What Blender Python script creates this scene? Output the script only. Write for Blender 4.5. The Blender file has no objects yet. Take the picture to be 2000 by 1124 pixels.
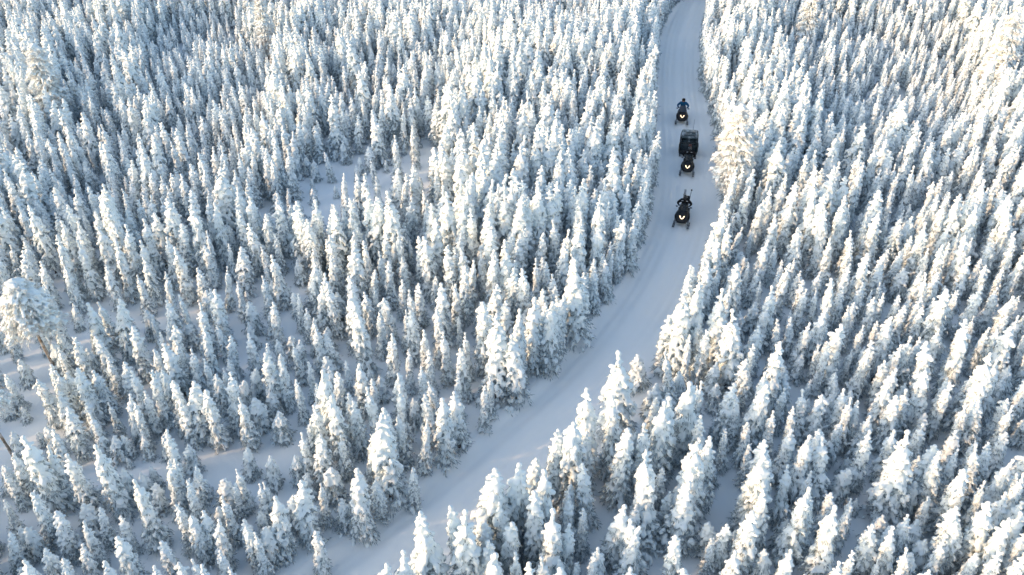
import bpy, bmesh, math, random
import numpy as np
from mathutils import Vector, Matrix, Euler

# ------------------------------------------------------------------ camera, sky, sun, exposure
SC = bpy.context.scene
COL = SC.collection
R = math.radians
CAM_H, PITCH, FPX = 28.0, R(33.6), 1619.0        # metres, tilt below the horizon, focal length in photo pixels
cd = bpy.data.cameras.new('camera')
cam = bpy.data.objects.new('camera', cd); COL.objects.link(cam)
cam.location = (0, 0, CAM_H); cam.rotation_euler = (math.pi/2 - PITCH, 0, 0)
cd.sensor_width = 36.0; cd.lens = FPX/2000*36.0; cd.clip_end = 9000; cd.clip_start = 0.5
SC.camera = cam

SUN_EL, SUN_AZ = R(14.3), R(247.0)               # azimuth clockwise from +Y: from the left and a little behind the camera
w = bpy.data.worlds.new('World'); SC.world = w; w.use_nodes = True
nt = w.node_tree
sky = nt.nodes.new('ShaderNodeTexSky'); sky.sky_type = 'NISHITA'; sky.sun_disc = False
sky.sun_elevation = SUN_EL; sky.sun_rotation = SUN_AZ
sky.air_density = 1.0; sky.dust_density = 2.0; sky.ozone_density = 1.0
bg = nt.nodes['Background']; bg.inputs['Strength'].default_value = 0.15
nt.links.new(sky.outputs[0], bg.inputs['Color'])
sl = bpy.data.lights.new('sun', 'SUN'); sl.energy = 2.0; sl.angle = R(0.55); sl.color = (0.68, 0.425, 0.23)
sun = bpy.data.objects.new('sun', sl); COL.objects.link(sun)
sdir = Vector((math.sin(SUN_AZ)*math.cos(SUN_EL), math.cos(SUN_AZ)*math.cos(SUN_EL), math.sin(SUN_EL)))
sun.rotation_euler = (-sdir).to_track_quat('-Z', 'Y').to_euler()
sun.location = sdir*80
SC.view_settings.view_transform = 'Standard'; SC.view_settings.look = 'None'
SC.view_settings.exposure = 1.15; SC.view_settings.gamma = 1.0
SC.view_settings.use_curve_mapping = False
SC.render.engine = 'CYCLES'
SC.cycles.adaptive_threshold = 0.02
SC.cycles.max_bounces = 6; SC.cycles.diffuse_bounces = 4; SC.cycles.glossy_bounces = 2
SC.cycles.transmission_bounces = 4; SC.cycles.transparent_max_bounces = 6
SC.render.filter_size = 1.05
SC.cycles.use_denoising = True; SC.cycles.denoiser = 'OPENIMAGEDENOISE'

# ------------------------------------------------------------------ helpers
rnd = random.Random(11)
def ray(px, py):
    """World direction of a photo pixel (2000 x 1124)."""
    x = (px-1000)/FPX; v = (562-py)/FPX
    cp, sp = math.cos(PITCH), math.sin(PITCH)
    return (x, cp + v*sp, -sp + v*cp)
def at(px, py, z=0.0):
    r = ray(px, py); t = (CAM_H - z)/(-r[2])
    return (r[0]*t, r[1]*t)
def project(x, y, z):
    cp, sp = math.cos(PITCH), math.sin(PITCH)
    dz = z - CAM_H
    d = y*cp - dz*sp; u = y*sp + dz*cp
    return (1000 + FPX*x/d, 562 - FPX*u/d, d)

def mat(name, color, rough=0.6, metal=0.0, spec=0.4, emit=None, es=1.0, alpha=1.0, coat=0.0):
    m = bpy.data.materials.new(name); m.use_nodes = True
    b = m.node_tree.nodes['Principled BSDF']
    b.inputs['Base Color'].default_value = (*color, 1); b.inputs['Roughness'].default_value = rough
    b.inputs['Metallic'].default_value = metal; b.inputs['Specular IOR Level'].default_value = spec
    b.inputs['Alpha'].default_value = alpha; b.inputs['Coat Weight'].default_value = coat
    if emit:
        b.inputs['Emission Color'].default_value = (*emit, 1); b.inputs['Emission Strength'].default_value = es
    return m
def noise_color(m, c1, c2, scale, lo=0.35, hi=0.65, coords='Object', detail=4, bump=0.0, bscale=None, dist=0.02):
    """Mix two base colours by noise and add fine relief."""
    n = m.node_tree.nodes; l = m.node_tree.links; b = n['Principled BSDF']
    tc = n.new('ShaderNodeTexCoord'); t = n.new('ShaderNodeTexNoise')
    t.inputs['Scale'].default_value = scale; t.inputs['Detail'].default_value = detail
    l.new(tc.outputs[coords], t.inputs['Vector'])
    cr = n.new('ShaderNodeValToRGB'); cr.color_ramp.elements[0].position = lo; cr.color_ramp.elements[1].position = hi
    cr.color_ramp.elements[0].color = (*c1, 1); cr.color_ramp.elements[1].color = (*c2, 1)
    l.new(t.outputs['Fac'], cr.inputs[0]); l.new(cr.outputs[0], b.inputs['Base Color'])
    if bump:
        t2 = n.new('ShaderNodeTexNoise'); t2.inputs['Scale'].default_value = bscale or scale*4; t2.inputs['Detail'].default_value = 5
        l.new(tc.outputs[coords], t2.inputs['Vector'])
        bp = n.new('ShaderNodeBump'); bp.inputs['Strength'].default_value = bump; bp.inputs['Distance'].default_value = dist
        l.new(t2.outputs['Fac'], bp.inputs['Height']); l.new(bp.outputs[0], b.inputs['Normal'])
    return m

M = {}
M['snow'] = noise_color(mat('fresh_snow', (.86, .87, .88), .55, spec=.25), (.81, .885, .905), (.845, .905, .92), 3.0, bump=.35, bscale=22, dist=.02)
M['ground'] = noise_color(mat('ground_snow', (.86, .87, .88), .6, spec=.2), (.85, .90, .915), (.875, .91, .92), .6, bump=.3, bscale=7, dist=.03)
M['trail'] = noise_color(mat('packed_snow', (.80, .82, .85), .55, spec=.25), (.90, .93, .93), (.92, .94, .935), .35, bump=.25, bscale=9, dist=.02)
M['needles'] = noise_color(mat('frosted_needles', (.06, .065, .05), .8, spec=.15), (.10, .128, .14), (.56, .635, .665), 9.0, .30, .60)
M['bark'] = noise_color(mat('frosted_bark', (.12, .09, .07), .9, spec=.1), (.09, .065, .05), (.42, .40, .38), 6.0, .40, .68, bump=.5)
M['pine_bark'] = noise_color(mat('pine_bark', (.22, .14, .09), .9, spec=.1), (.20, .15, .11), (.52, .49, .46), 5.0, .36, .66, bump=.5)
M['pine_needles'] = noise_color(mat('frosted_pine_needles', (.3, .25, .2), .8, spec=.1), (.50, .48, .45), (.82, .84, .84), 7.0, .28, .54)
M['black_plastic'] = noise_color(mat('black_plastic', (.012, .012, .014), .35, spec=.4), (.010, .010, .012), (.02, .02, .022), 12)
M['black_rubber'] = noise_color(mat('black_rubber', (.018, .018, .018), .8), (.015, .015, .015), (.05, .05, .052), 14)
M['dark_metal'] = noise_color(mat('dark_metal', (.06, .065, .07), .45, metal=.6), (.05, .055, .06), (.12, .125, .13), 10)
M['grey_metal'] = noise_color(mat('grey_metal', (.32, .34, .36), .4, metal=.5), (.26, .28, .30), (.45, .47, .50), 8)
M['ski_plastic'] = noise_color(mat('ski_plastic', (.05, .055, .06), .5), (.04, .045, .05), (.5, .53, .56), 5, .5, .62)
M['seat_vinyl'] = noise_color(mat('seat_vinyl', (.02, .02, .022), .6), (.016, .016, .018), (.03, .03, .032), 20, bump=.2)
M['windshield'] = mat('smoked_windshield', (.05, .06, .065), .12, spec=.5, alpha=.82)
M['windshield_blue'] = mat('frosted_windshield', (.10, .13, .17), .2, spec=.5, alpha=.85)
M['headlight'] = mat('lit_headlight', (1, .9, .75), .2, emit=(1.0, .72, .42), es=1.4)
M['orange_decal'] = noise_color(mat('orange_decal', (.35, .09, .03), .4), (.32, .08, .03), (.38, .11, .04), 20)
M['white_decal'] = noise_color(mat('white_decal', (.75, .76, .77), .5), (.70, .71, .72), (.8, .8, .8), 20)
M['suit_black'] = noise_color(mat('black_suit_fabric', (.014, .014, .016), .85, spec=.2), (.011, .011, .013), (.022, .022, .025), 18, bump=.3)
M['suit_blue'] = noise_color(mat('blue_jacket_fabric', (.012, .09, .19), .8, spec=.2), (.008, .07, .16), (.014, .11, .22), 12, bump=.3)
M['suit_navy'] = noise_color(mat('navy_trouser_fabric', (.012, .02, .045), .85, spec=.2), (.010, .017, .038), (.015, .026, .055), 14, bump=.3)
M['fur'] = noise_color(mat('dark_fur', (.02, .016, .014), .95, spec=.1), (.015, .011, .009), (.06, .045, .035), 40, bump=.6)
M['skin'] = noise_color(mat('face_skin', (.45, .25, .18), .6), (.42, .23, .165), (.48, .27, .20), 15)
M['helmet'] = noise_color(mat('black_helmet_shell', (.015, .014, .014), .25, coat=.5), (.012, .011, .011), (.028, .022, .02), 9)
M['visor'] = mat('dark_visor', (.02, .022, .025), .08, spec=.6)
M['cab_glass'] = mat('dark_tinted_glass', (.012, .03, .036), .06, spec=.6, alpha=.72)
M['cab_frame'] = noise_color(mat('black_cab_frame', (.014, .017, .02), .4), (.012, .014, .017), (.03, .034, .038), 6)
M['cab_roof'] = noise_color(mat('grey_cab_roof', (.06, .09, .105), .4), (.045, .07, .08), (.34, .39, .42), 2.4, .46, .62)
M['red_plate'] = noise_color(mat('dull_red_plate', (.16, .06, .055), .5), (.14, .05, .05), (.20, .085, .075), 9)

def mesh_obj(name, verts, faces, m, parent=None, smooth=True):
    me = bpy.data.meshes.new(name); me.from_pydata([tuple(v) for v in verts], [], faces); me.update()
    if smooth: me.polygons.foreach_set('use_smooth', [True]*len(me.polygons))
    for mm in (m if isinstance(m, (list, tuple)) else [m]): me.materials.append(mm)
    o = bpy.data.objects.new(name, me); COL.objects.link(o)
    if parent is not None: o.parent = parent
    return o
def bm_obj(name, bm, m, parent=None, smooth=False):
    bmesh.ops.recalc_face_normals(bm, faces=bm.faces[:])
    me = bpy.data.meshes.new(name); bm.to_mesh(me); bm.free()
    if smooth: me.polygons.foreach_set('use_smooth', [True]*len(me.polygons))
    me.materials.append(m)
    o = bpy.data.objects.new(name, me); COL.objects.link(o)
    if parent is not None: o.parent = parent
    return o
def empty(name, loc=(0, 0, 0), rz=0.0):
    o = bpy.data.objects.new(name, None); COL.objects.link(o); o.location = loc; o.rotation_euler = (0, 0, rz)
    o.empty_display_size = .3
    return o
def tag(o, label, cat=None, group=None, kind=None):
    if label: o['label'] = label
    if cat: o['category'] = cat
    if group: o['group'] = group
    if kind: o['kind'] = kind
    return o

# value noise for terrain and density
_rs = np.random.RandomState(3)
_tab = _rs.rand(256, 256)
def vnoise(x, y):
    x = np.asarray(x, float); y = np.asarray(y, float)
    xi = np.floor(x).astype(int); yi = np.floor(y).astype(int); fx = x-xi; fy = y-yi
    fx = fx*fx*(3-2*fx); fy = fy*fy*(3-2*fy)
    g = lambda a, b: _tab[a % 256, b % 256]
    return (g(xi, yi)*(1-fx)+g(xi+1, yi)*fx)*(1-fy) + (g(xi, yi+1)*(1-fx)+g(xi+1, yi+1)*fx)*fy

# ------------------------------------------------------------------ the trail and the ground
LEFT_EDGE = [(1420,-150),(1375,-60),(1340,0),(1295,50),(1282,120),(1280,200),(1276,300),(1276,400),(1262,475),(1234,550),(1202,600),
  (1156,650),(1112,700),(1065,765),(1015,800),(960,855),(905,910),(840,955),(800,990),(765,1010),(715,1055),(650,1100),(560,1160),(400,1300)]
RIGHT_EDGE = [(1480,-150),(1410,-60),(1385,0),(1366,60),(1362,140),(1375,210),(1393,270),(1400,330),(1405,400),(1395,460),(1370,530),
  (1335,600),(1310,660),(1305,740),(1290,800),(1260,835),(1195,885),(1150,925),(1060,995),(960,1075),(880,1130),(800,1180),(700,1260),(540,1420)]
def seg_dist(x, y, pts):
    d = np.full(np.shape(x), 1e9)
    for (ax, ay), (bx, by) in zip(pts[:-1], pts[1:]):
        ux, uy = bx-ax, by-ay; t = np.clip(((x-ax)*ux+(y-ay)*uy)/(ux*ux+uy*uy+1e-9), 0, 1)
        d = np.minimum(d, np.hypot(x-ax-t*ux, y-ay-t*uy))
    return d
def in_poly(x, y, poly):
    x = np.asarray(x, float); y = np.asarray(y, float)
    c = np.zeros(x.shape, bool); n = len(poly)
    for i in range(n):
        x1, y1 = poly[i]; x2, y2 = poly[(i+1) % n]
        hit = ((y1 > y) != (y2 > y)) & (x < (x2-x1)*(y-y1)/((y2-y1) if y2 != y1 else 1e-9)+x1)
        c ^= hit
    return c
def smooth_line(px, n=3):
    p = [at(*q) for q in px]
    for _ in range(n):
        q = [p[0]]
        for a, b in zip(p[:-1], p[1:]):
            q += [(a[0]*.75+b[0]*.25, a[1]*.75+b[1]*.25), (a[0]*.25+b[0]*.75, a[1]*.25+b[1]*.75)]
        p = q + [p[-1]]
    return p
LW = smooth_line(LEFT_EDGE, 1); RW = smooth_line(RIGHT_EDGE, 1)
TRAIL = LW + RW[::-1]
MID = [(1448,-150),(1392,-60),(1362,0),(1332,55),(1322,130),(1326,205),(1334,290),(1336,400),(1318,470),(1284,545),(1245,610),(1200,670),
  (1150,730),(1090,790),(1020,850),(950,915),(880,975),(810,1035),(730,1100),(640,1170),(470,1330)]
MIDW = smooth_line(MID, 1)
def trail_sd(x, y):
    """Signed distance to the trail: negative inside."""
    d = np.minimum(seg_dist(x, y, LW), seg_dist(x, y, RW))
    return np.where(in_poly(x, y, TRAIL), -d, d)
def ground_z(x, y, fine=True):
    x = np.asarray(x, float); y = np.asarray(y, float)
    sd = trail_sd(x, y)
    k = np.clip((sd+.25)/1.0, 0, 1); k = k*k*(3-2*k)                       # 0 on the trail, 1 in the wood
    wood = .40*(vnoise(x/9+3, y/9)-.4) + .20*(vnoise(x/2.3, y/2.3+7)-.5) + .09*(vnoise(x/.8, y/.8)-.5)
    bank = .10*np.exp(-((sd-.45)/.35)**2)
    z = k*(wood+.12) + bank*(.5+vnoise(x/1.7+9, y/1.7))
    if fine:
        m = seg_dist(x, y, MIDW)
        rut = .07*np.exp(-((m-.12)/.34)**2) - .045*np.exp(-((m-.62)/.16)**2) - .055*np.exp(-((m-1.12)/.15)**2) - .06*np.exp(-((m-1.62)/.17)**2)
        lump = .030*(vnoise(x/.35+5, y/.5)-.5) + .05*(vnoise(x/2.2, y/2.8+2)-.5) + .012*(vnoise(x/.14, y/.16)-.5)
        z = z + (1-k)*(rut*(.5+vnoise(x/3, y/3+5))+lump)
    return z

X0, X1, Y0, Y1, ST = -88.0, 88.0, 6.0, 142.0, 0.36
nx, ny = int((X1-X0)/ST)+1, int((Y1-Y0)/ST)+1
gx = np.linspace(X0, X1, nx); gy = np.linspace(Y0, Y1, ny)
GX, GY = np.meshgrid(gx, gy)
GZ = ground_z(GX, GY)
SDG = trail_sd(GX, GY); GZ = GZ - .14*np.clip((.35-SDG)/.3, 0, 1)
edge = np.minimum.reduce([GX-X0, X1-GX, GY-Y0, Y1-GY]); GZ = GZ*np.clip(edge/5, 0, 1)
gv = np.stack([GX.ravel(), GY.ravel(), GZ.ravel()], 1)
ii = (np.arange(ny-1)[:, None]*nx + np.arange(nx-1)[None, :]).ravel()
gf = np.stack([ii, ii+1, ii+1+nx, ii+nx], 1)
# the outer sheet runs on to the horizon
S = 4000.0
ring = np.array([(-S,-S,0),(S,-S,0),(S,S,0),(-S,S,0)], float)
n0 = len(gv); c00, c10, c11, c01 = 0, nx-1, nx*ny-1, nx*(ny-1)
faces = gf.tolist() + [[n0, n0+1, c10, c00], [n0+1, n0+2, c11, c10], [n0+2, n0+3, c01, c11], [n0+3, n0, c00, c01]]
g_all = mesh_obj('snow_ground', np.vstack([gv, ring]), faces, M['ground'])
tag(g_all, 'snow covered forest floor under and between the trees', kind='structure')
# the packed trail: a finer sheet with ruts, its rim sunk into the forest floor
TS = .13
tx = np.arange(-14.0, 34.0, TS); ty = np.arange(13.0, 126.0, TS)
TX, TY = np.meshgrid(tx, ty)
near_ = (np.abs(TX - np.interp(TY, [p[1] for p in MIDW[::-1]], [p[0] for p in MIDW[::-1]])) < 9)
keep = np.zeros(TX.shape, bool); sdv = np.full(TX.shape, 9.0)
sdv[near_] = trail_sd(TX[near_], TY[near_]); keep = sdv < .85
TZ = np.zeros(TX.shape); TZ[keep] = ground_z(TX[keep], TY[keep]) + .012 - .09*np.clip((sdv[keep]-.45)/.4, 0, 1)
ids = np.full(TX.shape, -1); ids[keep] = np.arange(keep.sum())
q = np.stack([ids[:-1, :-1], ids[:-1, 1:], ids[1:, 1:], ids[1:, :-1]], -1).reshape(-1, 4); q = q[(q >= 0).all(1)]
tr = mesh_obj('trail', np.stack([TX[keep], TY[keep], TZ[keep]], 1), q.tolist(), M['trail'])
tag(tr, 'packed snow trail winding through the wood with shallow ruts', kind='structure')

# ------------------------------------------------------------------ snowy trees: shapes
ICO = None
def ico(sub):
    bm = bmesh.new(); bmesh.ops.create_icosphere(bm, subdivisions=sub, radius=1.0)
    v = np.array([q.co[:] for q in bm.verts]); f = np.array([[q.index for q in p.verts] for p in bm.faces]); bm.free()
    return v, f
ICO = ico(2)
def blob_mesh(blobs):
    """Ellipsoids (centre, 3x3 axes scaled by radii) as one vertex/face array."""
    V, F = ICO; vs, fs = [], []
    for i, (c, A) in enumerate(blobs):
        vs.append(V @ A + c); fs.append(F + i*len(V))
    return np.vstack(vs), np.vstack(fs)
def remeshed(name, blobs, voxel, ratio, rs):
    v, f = blob_mesh(blobs)
    me = bpy.data.meshes.new(name); me.from_pydata(v.tolist(), [], f.tolist())
    o = bpy.data.objects.new(name, me); COL.objects.link(o)
    r = o.modifiers.new('r', 'REMESH'); r.mode = 'VOXEL'; r.voxel_size = voxel; r.adaptivity = 0
    s = o.modifiers.new('s', 'SMOOTH'); s.factor = .5; s.iterations = 2
    if ratio < 1:
        d = o.modifiers.new('d', 'DECIMATE'); d.ratio = ratio
    dg = bpy.context.evaluated_depsgraph_get()
    out = bpy.data.meshes.new_from_object(o.evaluated_get(dg)); out.name = name
    bpy.data.objects.remove(o); bpy.data.meshes.remove(me)
    co = np.empty(len(out.vertices)*3); out.vertices.foreach_get('co', co); co = co.reshape(-1, 3)
    n = np.empty(len(out.vertices)*3); out.vertices.foreach_get('normal', n); n = n.reshape(-1, 3)
    k = vnoise(co[:, 0]*7+co[:, 2]*5, co[:, 1]*7+co[:, 2]*4)-.5
    k2 = vnoise(co[:, 0]*17+co[:, 2]*11+40, co[:, 1]*17+co[:, 2]*13)-.5
    co = co + n*(k*.04+k2*.035)[:, None]
    out.vertices.foreach_set('co', co.ravel()); out.update()
    out.polygons.foreach_set('use_smooth', [True]*len(out.polygons))
    out.materials.clear(); out.materials.append(M['snow'])
    return out
def frame(d):
    d = d/np.linalg.norm(d); s = np.cross(d, [0, 0, 1.0])
    s = s/np.linalg.norm(s) if np.linalg.norm(s) > 1e-4 else np.array([1., 0, 0]); u = np.cross(s, d)
    return d, s, u
def ell(c, d, rl, rw, rh):
    a, s, u = frame(np.asarray(d, float))
    return (np.asarray(c, float), np.stack([a*rl, s*rw, u*rh]))
def tube(pts, rad, n=7):
    pts = np.asarray(pts, float); V, F = [], []
    for i, p in enumerate(pts):
        d = pts[min(i+1, len(pts)-1)]-pts[max(i-1, 0)]
        a, s, u = frame(d if np.linalg.norm(d) > 1e-6 else np.array([0, 0, 1.]))
        for k in range(n):
            t = 2*math.pi*k/n; V.append(p + rad[i]*(math.cos(t)*s + math.sin(t)*u))
    for i in range(len(pts)-1):
        for k in range(n):
            a, b = i*n+k, i*n+(k+1) % n; F.append([a, b, b+n, a+n])
    F.append(list(range(n))[::-1]); F.append([(len(pts)-1)*n+k for k in range(n)])
    return V, F
def blades(rs, anchors, per, lmin, lmax, wid):
    """Needle sprays hanging under the snow pads: thin bent leaves."""
    V, F = [], []
    for (c, d, s) in anchors:
        for _ in range(per):
            a = np.array(d) + rs.normal(0, .55, 3) + np.array([0, 0, -.35]); a /= np.linalg.norm(a)+1e-9
            q = np.cross(a, rs.normal(0, 1, 3)); q /= np.linalg.norm(q)+1e-9
            L = rs.uniform(lmin, lmax)*s; wd = wid*s*rs.uniform(.7, 1.3)
            b = np.array(c) + rs.normal(0, .05, 3)*s
            m = b + a*L*.5 + np.array([0, 0, -.01]); e = b + a*L + np.array([0, 0, -.04*s])
            i = len(V); V += [b, m+q*wd, e, m-q*wd]; F += [[i, i+1, i+2], [i, i+2, i+3]]
    return V, F
def raw_mesh(name, V, F, m, smooth=False):
    me = bpy.data.meshes.new(name); me.from_pydata([tuple(v) for v in V], [], F); me.update()
    if smooth: me.polygons.foreach_set('use_smooth', [True]*len(me.polygons))
    me.materials.append(m); return me

def gen_spruce(name, seed, H, RB, tip, full=.6, cover=.8, voxel=.036, ratio=.55, gap=1.0, bs=1.0):
    """A snow-laden spruce: drooping boughs with pillows of snow, dark frosted needles between, a knobbly tip."""
    rs = np.random.RandomState(seed); B = []; anch = []
    la, lb = rs.uniform(0, 6.28), rs.uniform(.0, .05)*H
    def axis(z):
        t = z/H; return np.array([math.cos(la)*lb*t*t + .02*math.sin(5*t+la), math.sin(la)*lb*t*t + .02*math.cos(4*t), z])
    def prof(t):
        return RB*min(1.0, ((1-t)/full))**.85*(.9+.2*math.sin(9*t+seed)) + .03
    nb = int(42*H*gap); az = rs.uniform(0, 6.28)
    for i in range(nb):
        t = .07 + .77*(i+.5)/nb + rs.uniform(-.02, .02)
        az += 2.4 + rs.uniform(-.35, .35)
        r = prof(t)*rs.uniform(.5, 1.28); z = t*H
        out = np.array([math.cos(az), math.sin(az), 0.])
        droop = rs.uniform(.25, .85)*r + .05
        z0 = z + .10
        def P(f): return axis(z0) + out*r*f + np.array([0, 0, -droop*f**1.6])
        keep = rs.rand() < cover + (1-cover)*max(0, (t-.35)/.4)
        sz = bs*(.56+.50*rs.rand())*(1.0 if t > .55 else .90)*(1 - .25*max(0, t-.8)/.2)
        d1 = P(1.02)-P(.6)
        if keep:
            B.append(ell(P(.97), d1, .135*sz*rs.uniform(.8, 1.35), .098*sz*rs.uniform(.8, 1.25), .078*sz))
            if rs.rand() < .55: B.append(ell(P(1.0)+out*.03+np.array([0, 0, -.10*sz]), out*.35+np.array([0, 0, -1.]), .15*sz*rs.uniform(.7, 1.2), .080*sz, .070*sz))
            if rs.rand() < .75: B.append(ell(P(.62)+[0, 0, .02], P(.75)-P(.45), .125*sz, .095*sz, .075*sz))
            if t > .62 or rs.rand() < .3: B.append(ell(P(.3)+[0, 0, .02], P(.45)-P(.15), .12*sz, .10*sz, .085*sz))
            if rs.rand() < .35:
                sd = np.cross(out, [0, 0, 1.])*rs.choice([-1, 1])*rs.uniform(.08, .16)
                B.append(ell(P(.85)+sd+[0, 0, -.04], d1+sd, .09*sz, .07*sz, .06*sz))
        if t < .86:
            anch.append((P(.80)-[0, 0, .03], d1/np.linalg.norm(d1), 1.0)); anch.append((P(.97)-[0, 0, .05], d1/np.linalg.norm(d1), .8))
            if t < .35: anch.append((P(1.05)-[0, 0, .08], out*.8+np.array([0, 0, -.3]), 1.15))
    # solid top and leader
    for t in np.arange(.66, .88, .022):
        r = max(.045, prof(t)*.25); B.append(ell(axis(t*H), (0.01, 0, 1), .09, r, r))
    top = axis(H)
    bend = np.array([math.cos(la+1), math.sin(la+1), 0])
    for k, t in enumerate(np.arange(.84, 1.0, .012)):
        rr = .058*bs*(1.0 + .32*math.sin(k*1.3+seed)); B.append(ell(axis(t*H), (0.01, 0, 1), .06, rr, rr))
    if tip in ('knob', 'star'):
        B.append(ell(top, (0.01, 0, 1), .11*bs, .088*bs, .088*bs))
    whorls = [(.80, 6, .24, .36, -.55), (.85, 5, .16, .26, -.25)]
    if tip in ('star', 'fork', 'arms'): whorls += [(.91, 4, .13, .23, .05), (.952, 3, .09, .16, .3)]
    elif tip == 'knob': whorls += [(.92, 3, .07, .14, 0)]
    for (lev, n, l0, l1, up) in whorls:
        a0 = rs.uniform(0, 6.28)
        for k in range(n):
            if rs.rand() < .15: continue
            a = a0 + 6.28*k/n + rs.uniform(-.35, .35); L = rs.uniform(l0, l1)*min(1.15, RB/.48)
            d = np.array([math.cos(a), math.sin(a), up + rs.uniform(-.2, .25)])
            for f in (.3, .55, .8, 1.0):
                B.append(ell(axis((lev+rs.uniform(-.004, .004))*H)+d*L*f+np.array([0, 0, -.10*L*f*f]), d, .080*bs, .064*bs*(1.2 if f == 1 else 1), .060*bs))
    if tip == 'fork':
        for sgn in (-1, 1):
            for f in np.linspace(.1, 1, 5): B.append(ell(axis(.97*H)+(bend*.10*sgn*f+np.array([0, 0, .20*f])), bend*sgn*.4+np.array([0, 0, 1]), .06, .058, .058))
    if tip == 'curl':
        for f in np.linspace(0, 1, 9):
            an = f*1.9; rr = .10*bs
            B.append(ell(top + bend*rr*(1-math.cos(an)) + np.array([0, 0, rr*math.sin(an)]), bend*math.sin(an)+np.array([0, 0, math.cos(an)]), .085, .078*bs*(1+.2*f), .078*bs*(1+.2*f)))
    if tip == 'arms':
        for k in range(rs.randint(2, 4)):
            a = rs.uniform(0, 6.28); zz = rs.uniform(.76, .9)*H; L = rs.uniform(.22, .34)
            for f in np.linspace(.2, 1, 6):
                B.append(ell(axis(zz)+np.array([math.cos(a)*L*f, math.sin(a)*L*f, .12*math.sin(f*3.0)-.06*f]), (math.cos(a), math.sin(a), .05), .09, .075*(1+.15*f), .07))
        B.append(ell(top, (0.01, 0, 1), .10, .08, .08))
    snow = remeshed(name+'_snow', B, voxel, ratio, rs)
    V, F = blades(rs, anch, 4, .11, .24, .020)
    core = [axis(z) for z in np.linspace(.10*H, .86*H, 10)]
    cr = [max(.05, prof(z/H)*.62*(.85+.3*rs.rand())) for z in np.linspace(.10*H, .86*H, 10)]; cr[0] *= .35
    cv, cf = tube(core, cr, 9); o = len(V)
    cv = [np.array(q)+rs.normal(0, .03, 3) for q in cv]
    V = list(V)+cv; F = F+[[k+o for k in f] for f in cf]
    foliage = raw_mesh(name+'_foliage', V, F, M['needles'])
    tv, tf = tube([axis(z)+np.array([0, 0, -.35 if z == 0 else 0]) for z in np.linspace(0, .9*H, 5)], np.linspace(.026*H**.8+.01, .012, 5), 7)
    trunk = raw_mesh(name+'_trunk', tv, tf, M['bark'], True)
    return dict(trunk=trunk, crown=foliage, snow=snow, H=H, R=RB, tip=tip)

def gen_pine(name, seed, H, RB, base, nl=60):
    """A taller pine: bare lower trunk, rounded crown of snow-caked boughs."""
    rs = np.random.RandomState(seed); B = []; anch = []; LV, LF = [], []
    for i in range(nl):
        t = base + (1-base)*(i+.5)/nl; az = i*2.4+rs.uniform(-.4, .4)
        k = (t-base)/(1-base); r = RB*(math.sin(math.pi*min(1, .22+.78*k))**.6)*rs.uniform(.6, 1.05)*(1 if k < .85 else .7)
        out = np.array([math.cos(az), math.sin(az), 0]); z0 = t*H
        lift = rs.uniform(.05, .4)*r; dr = rs.uniform(.3, .65)*r
        P = lambda f: np.array([0, 0, z0]) + out*r*f + np.array([0, 0, lift*f-dr*f*f])
        tv, tf = tube([P(f) for f in (0, .35, .7, 1)], (.05, .035, .022, .01), 5)
        LF += [[q+len(LV) for q in f] for f in tf]; LV += tv
        side = np.cross(out, [0, 0, 1.])
        for f in np.arange(.32, 1.05, .13):
            for s in (-1, 0, 1):
                if s and rs.rand() < .25: continue
                off = side*s*rs.uniform(.10, .30)*(.5+f); c = P(f)+off+np.array([0, 0, .05-abs(s)*.05])
                q = rs.uniform(.6, 1.25)*.95
                B.append(ell(c, out+side*s*.6+np.array([0, 0, rs.uniform(-.4, .1)]), .16*q, .115*q, .088*q))
                anch.append((c-[0, 0, .07], out+side*s*.6+np.array([0, 0, -.3]), 1.1))
    for f in np.linspace(.82, 1.0, 8): B.append(ell((0, 0, f*H), (0.01, 0, 1), .12, .12*(1.6-f), .12*(1.6-f)))
    snow = remeshed(name+'_snow', B, .045, .6, rs)
    V, F = blades(rs, anch, 8, .14, .32, .020)
    foliage = raw_mesh(name+'_foliage', V, F, M['pine_needles'])
    tv, tf = tube([(0.02*math.sin(z*1.3), 0.03*math.cos(z), z-(.4 if z == 0 else 0)) for z in np.linspace(0, .95*H, 9)], np.linspace(.115, .02, 9), 9)
    o = len(tv); tv = list(tv)+LV; tf = tf+[[k+o for k in f] for f in LF]
    trunk = raw_mesh(name+'_trunk', tv, tf, M['pine_bark'], True)
    return dict(trunk=trunk, crown=foliage, snow=snow, H=H, R=RB, tip='round')

VAR = []
_tips = ['star', 'knob', 'star', 'knob', 'fork', 'star', 'arms', 'knob', 'star', 'knob', 'knob', 'fork', 'star', 'knob', 'arms', 'knob']
for i, tp in enumerate(_tips):
    rr = random.Random(100+i)
    VAR.append(gen_spruce('spruce_%02d' % i, 40+i, rr.uniform(3.4, 4.1), rr.uniform(.31, .46), tp, full=rr.uniform(.6, .95), cover=rr.uniform(.88, .98)))
SMALL = []
for i, tp in enumerate(['knob', 'star', 'knob', 'star', 'knob']):
    rr = random.Random(200+i)
    SMALL.append(gen_spruce('sapling_%02d' % i, 80+i, rr.uniform(1.5, 1.9), rr.uniform(.27, .38), tp, full=.75, cover=.88, bs=.85, gap=1.15, voxel=.032))
BIG = []
for i, tp in enumerate(['arms', 'star', 'knob', 'arms']):
    rr = random.Random(300+i)
    BIG.append(gen_spruce('big_spruce_%02d' % i, 120+i, rr.uniform(4.9, 5.4), rr.uniform(.66, .8), tp, full=.85, cover=.92, bs=1.22, gap=.95, voxel=.042))
PINES = [gen_pine('pine_00', 7, 6.4, 1.55, .54, 70), gen_pine('pine_01', 9, 6.6, 1.25, .18, 72), gen_pine('pine_02', 12, 7.0, 1.0, .14, 76)]

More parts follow.
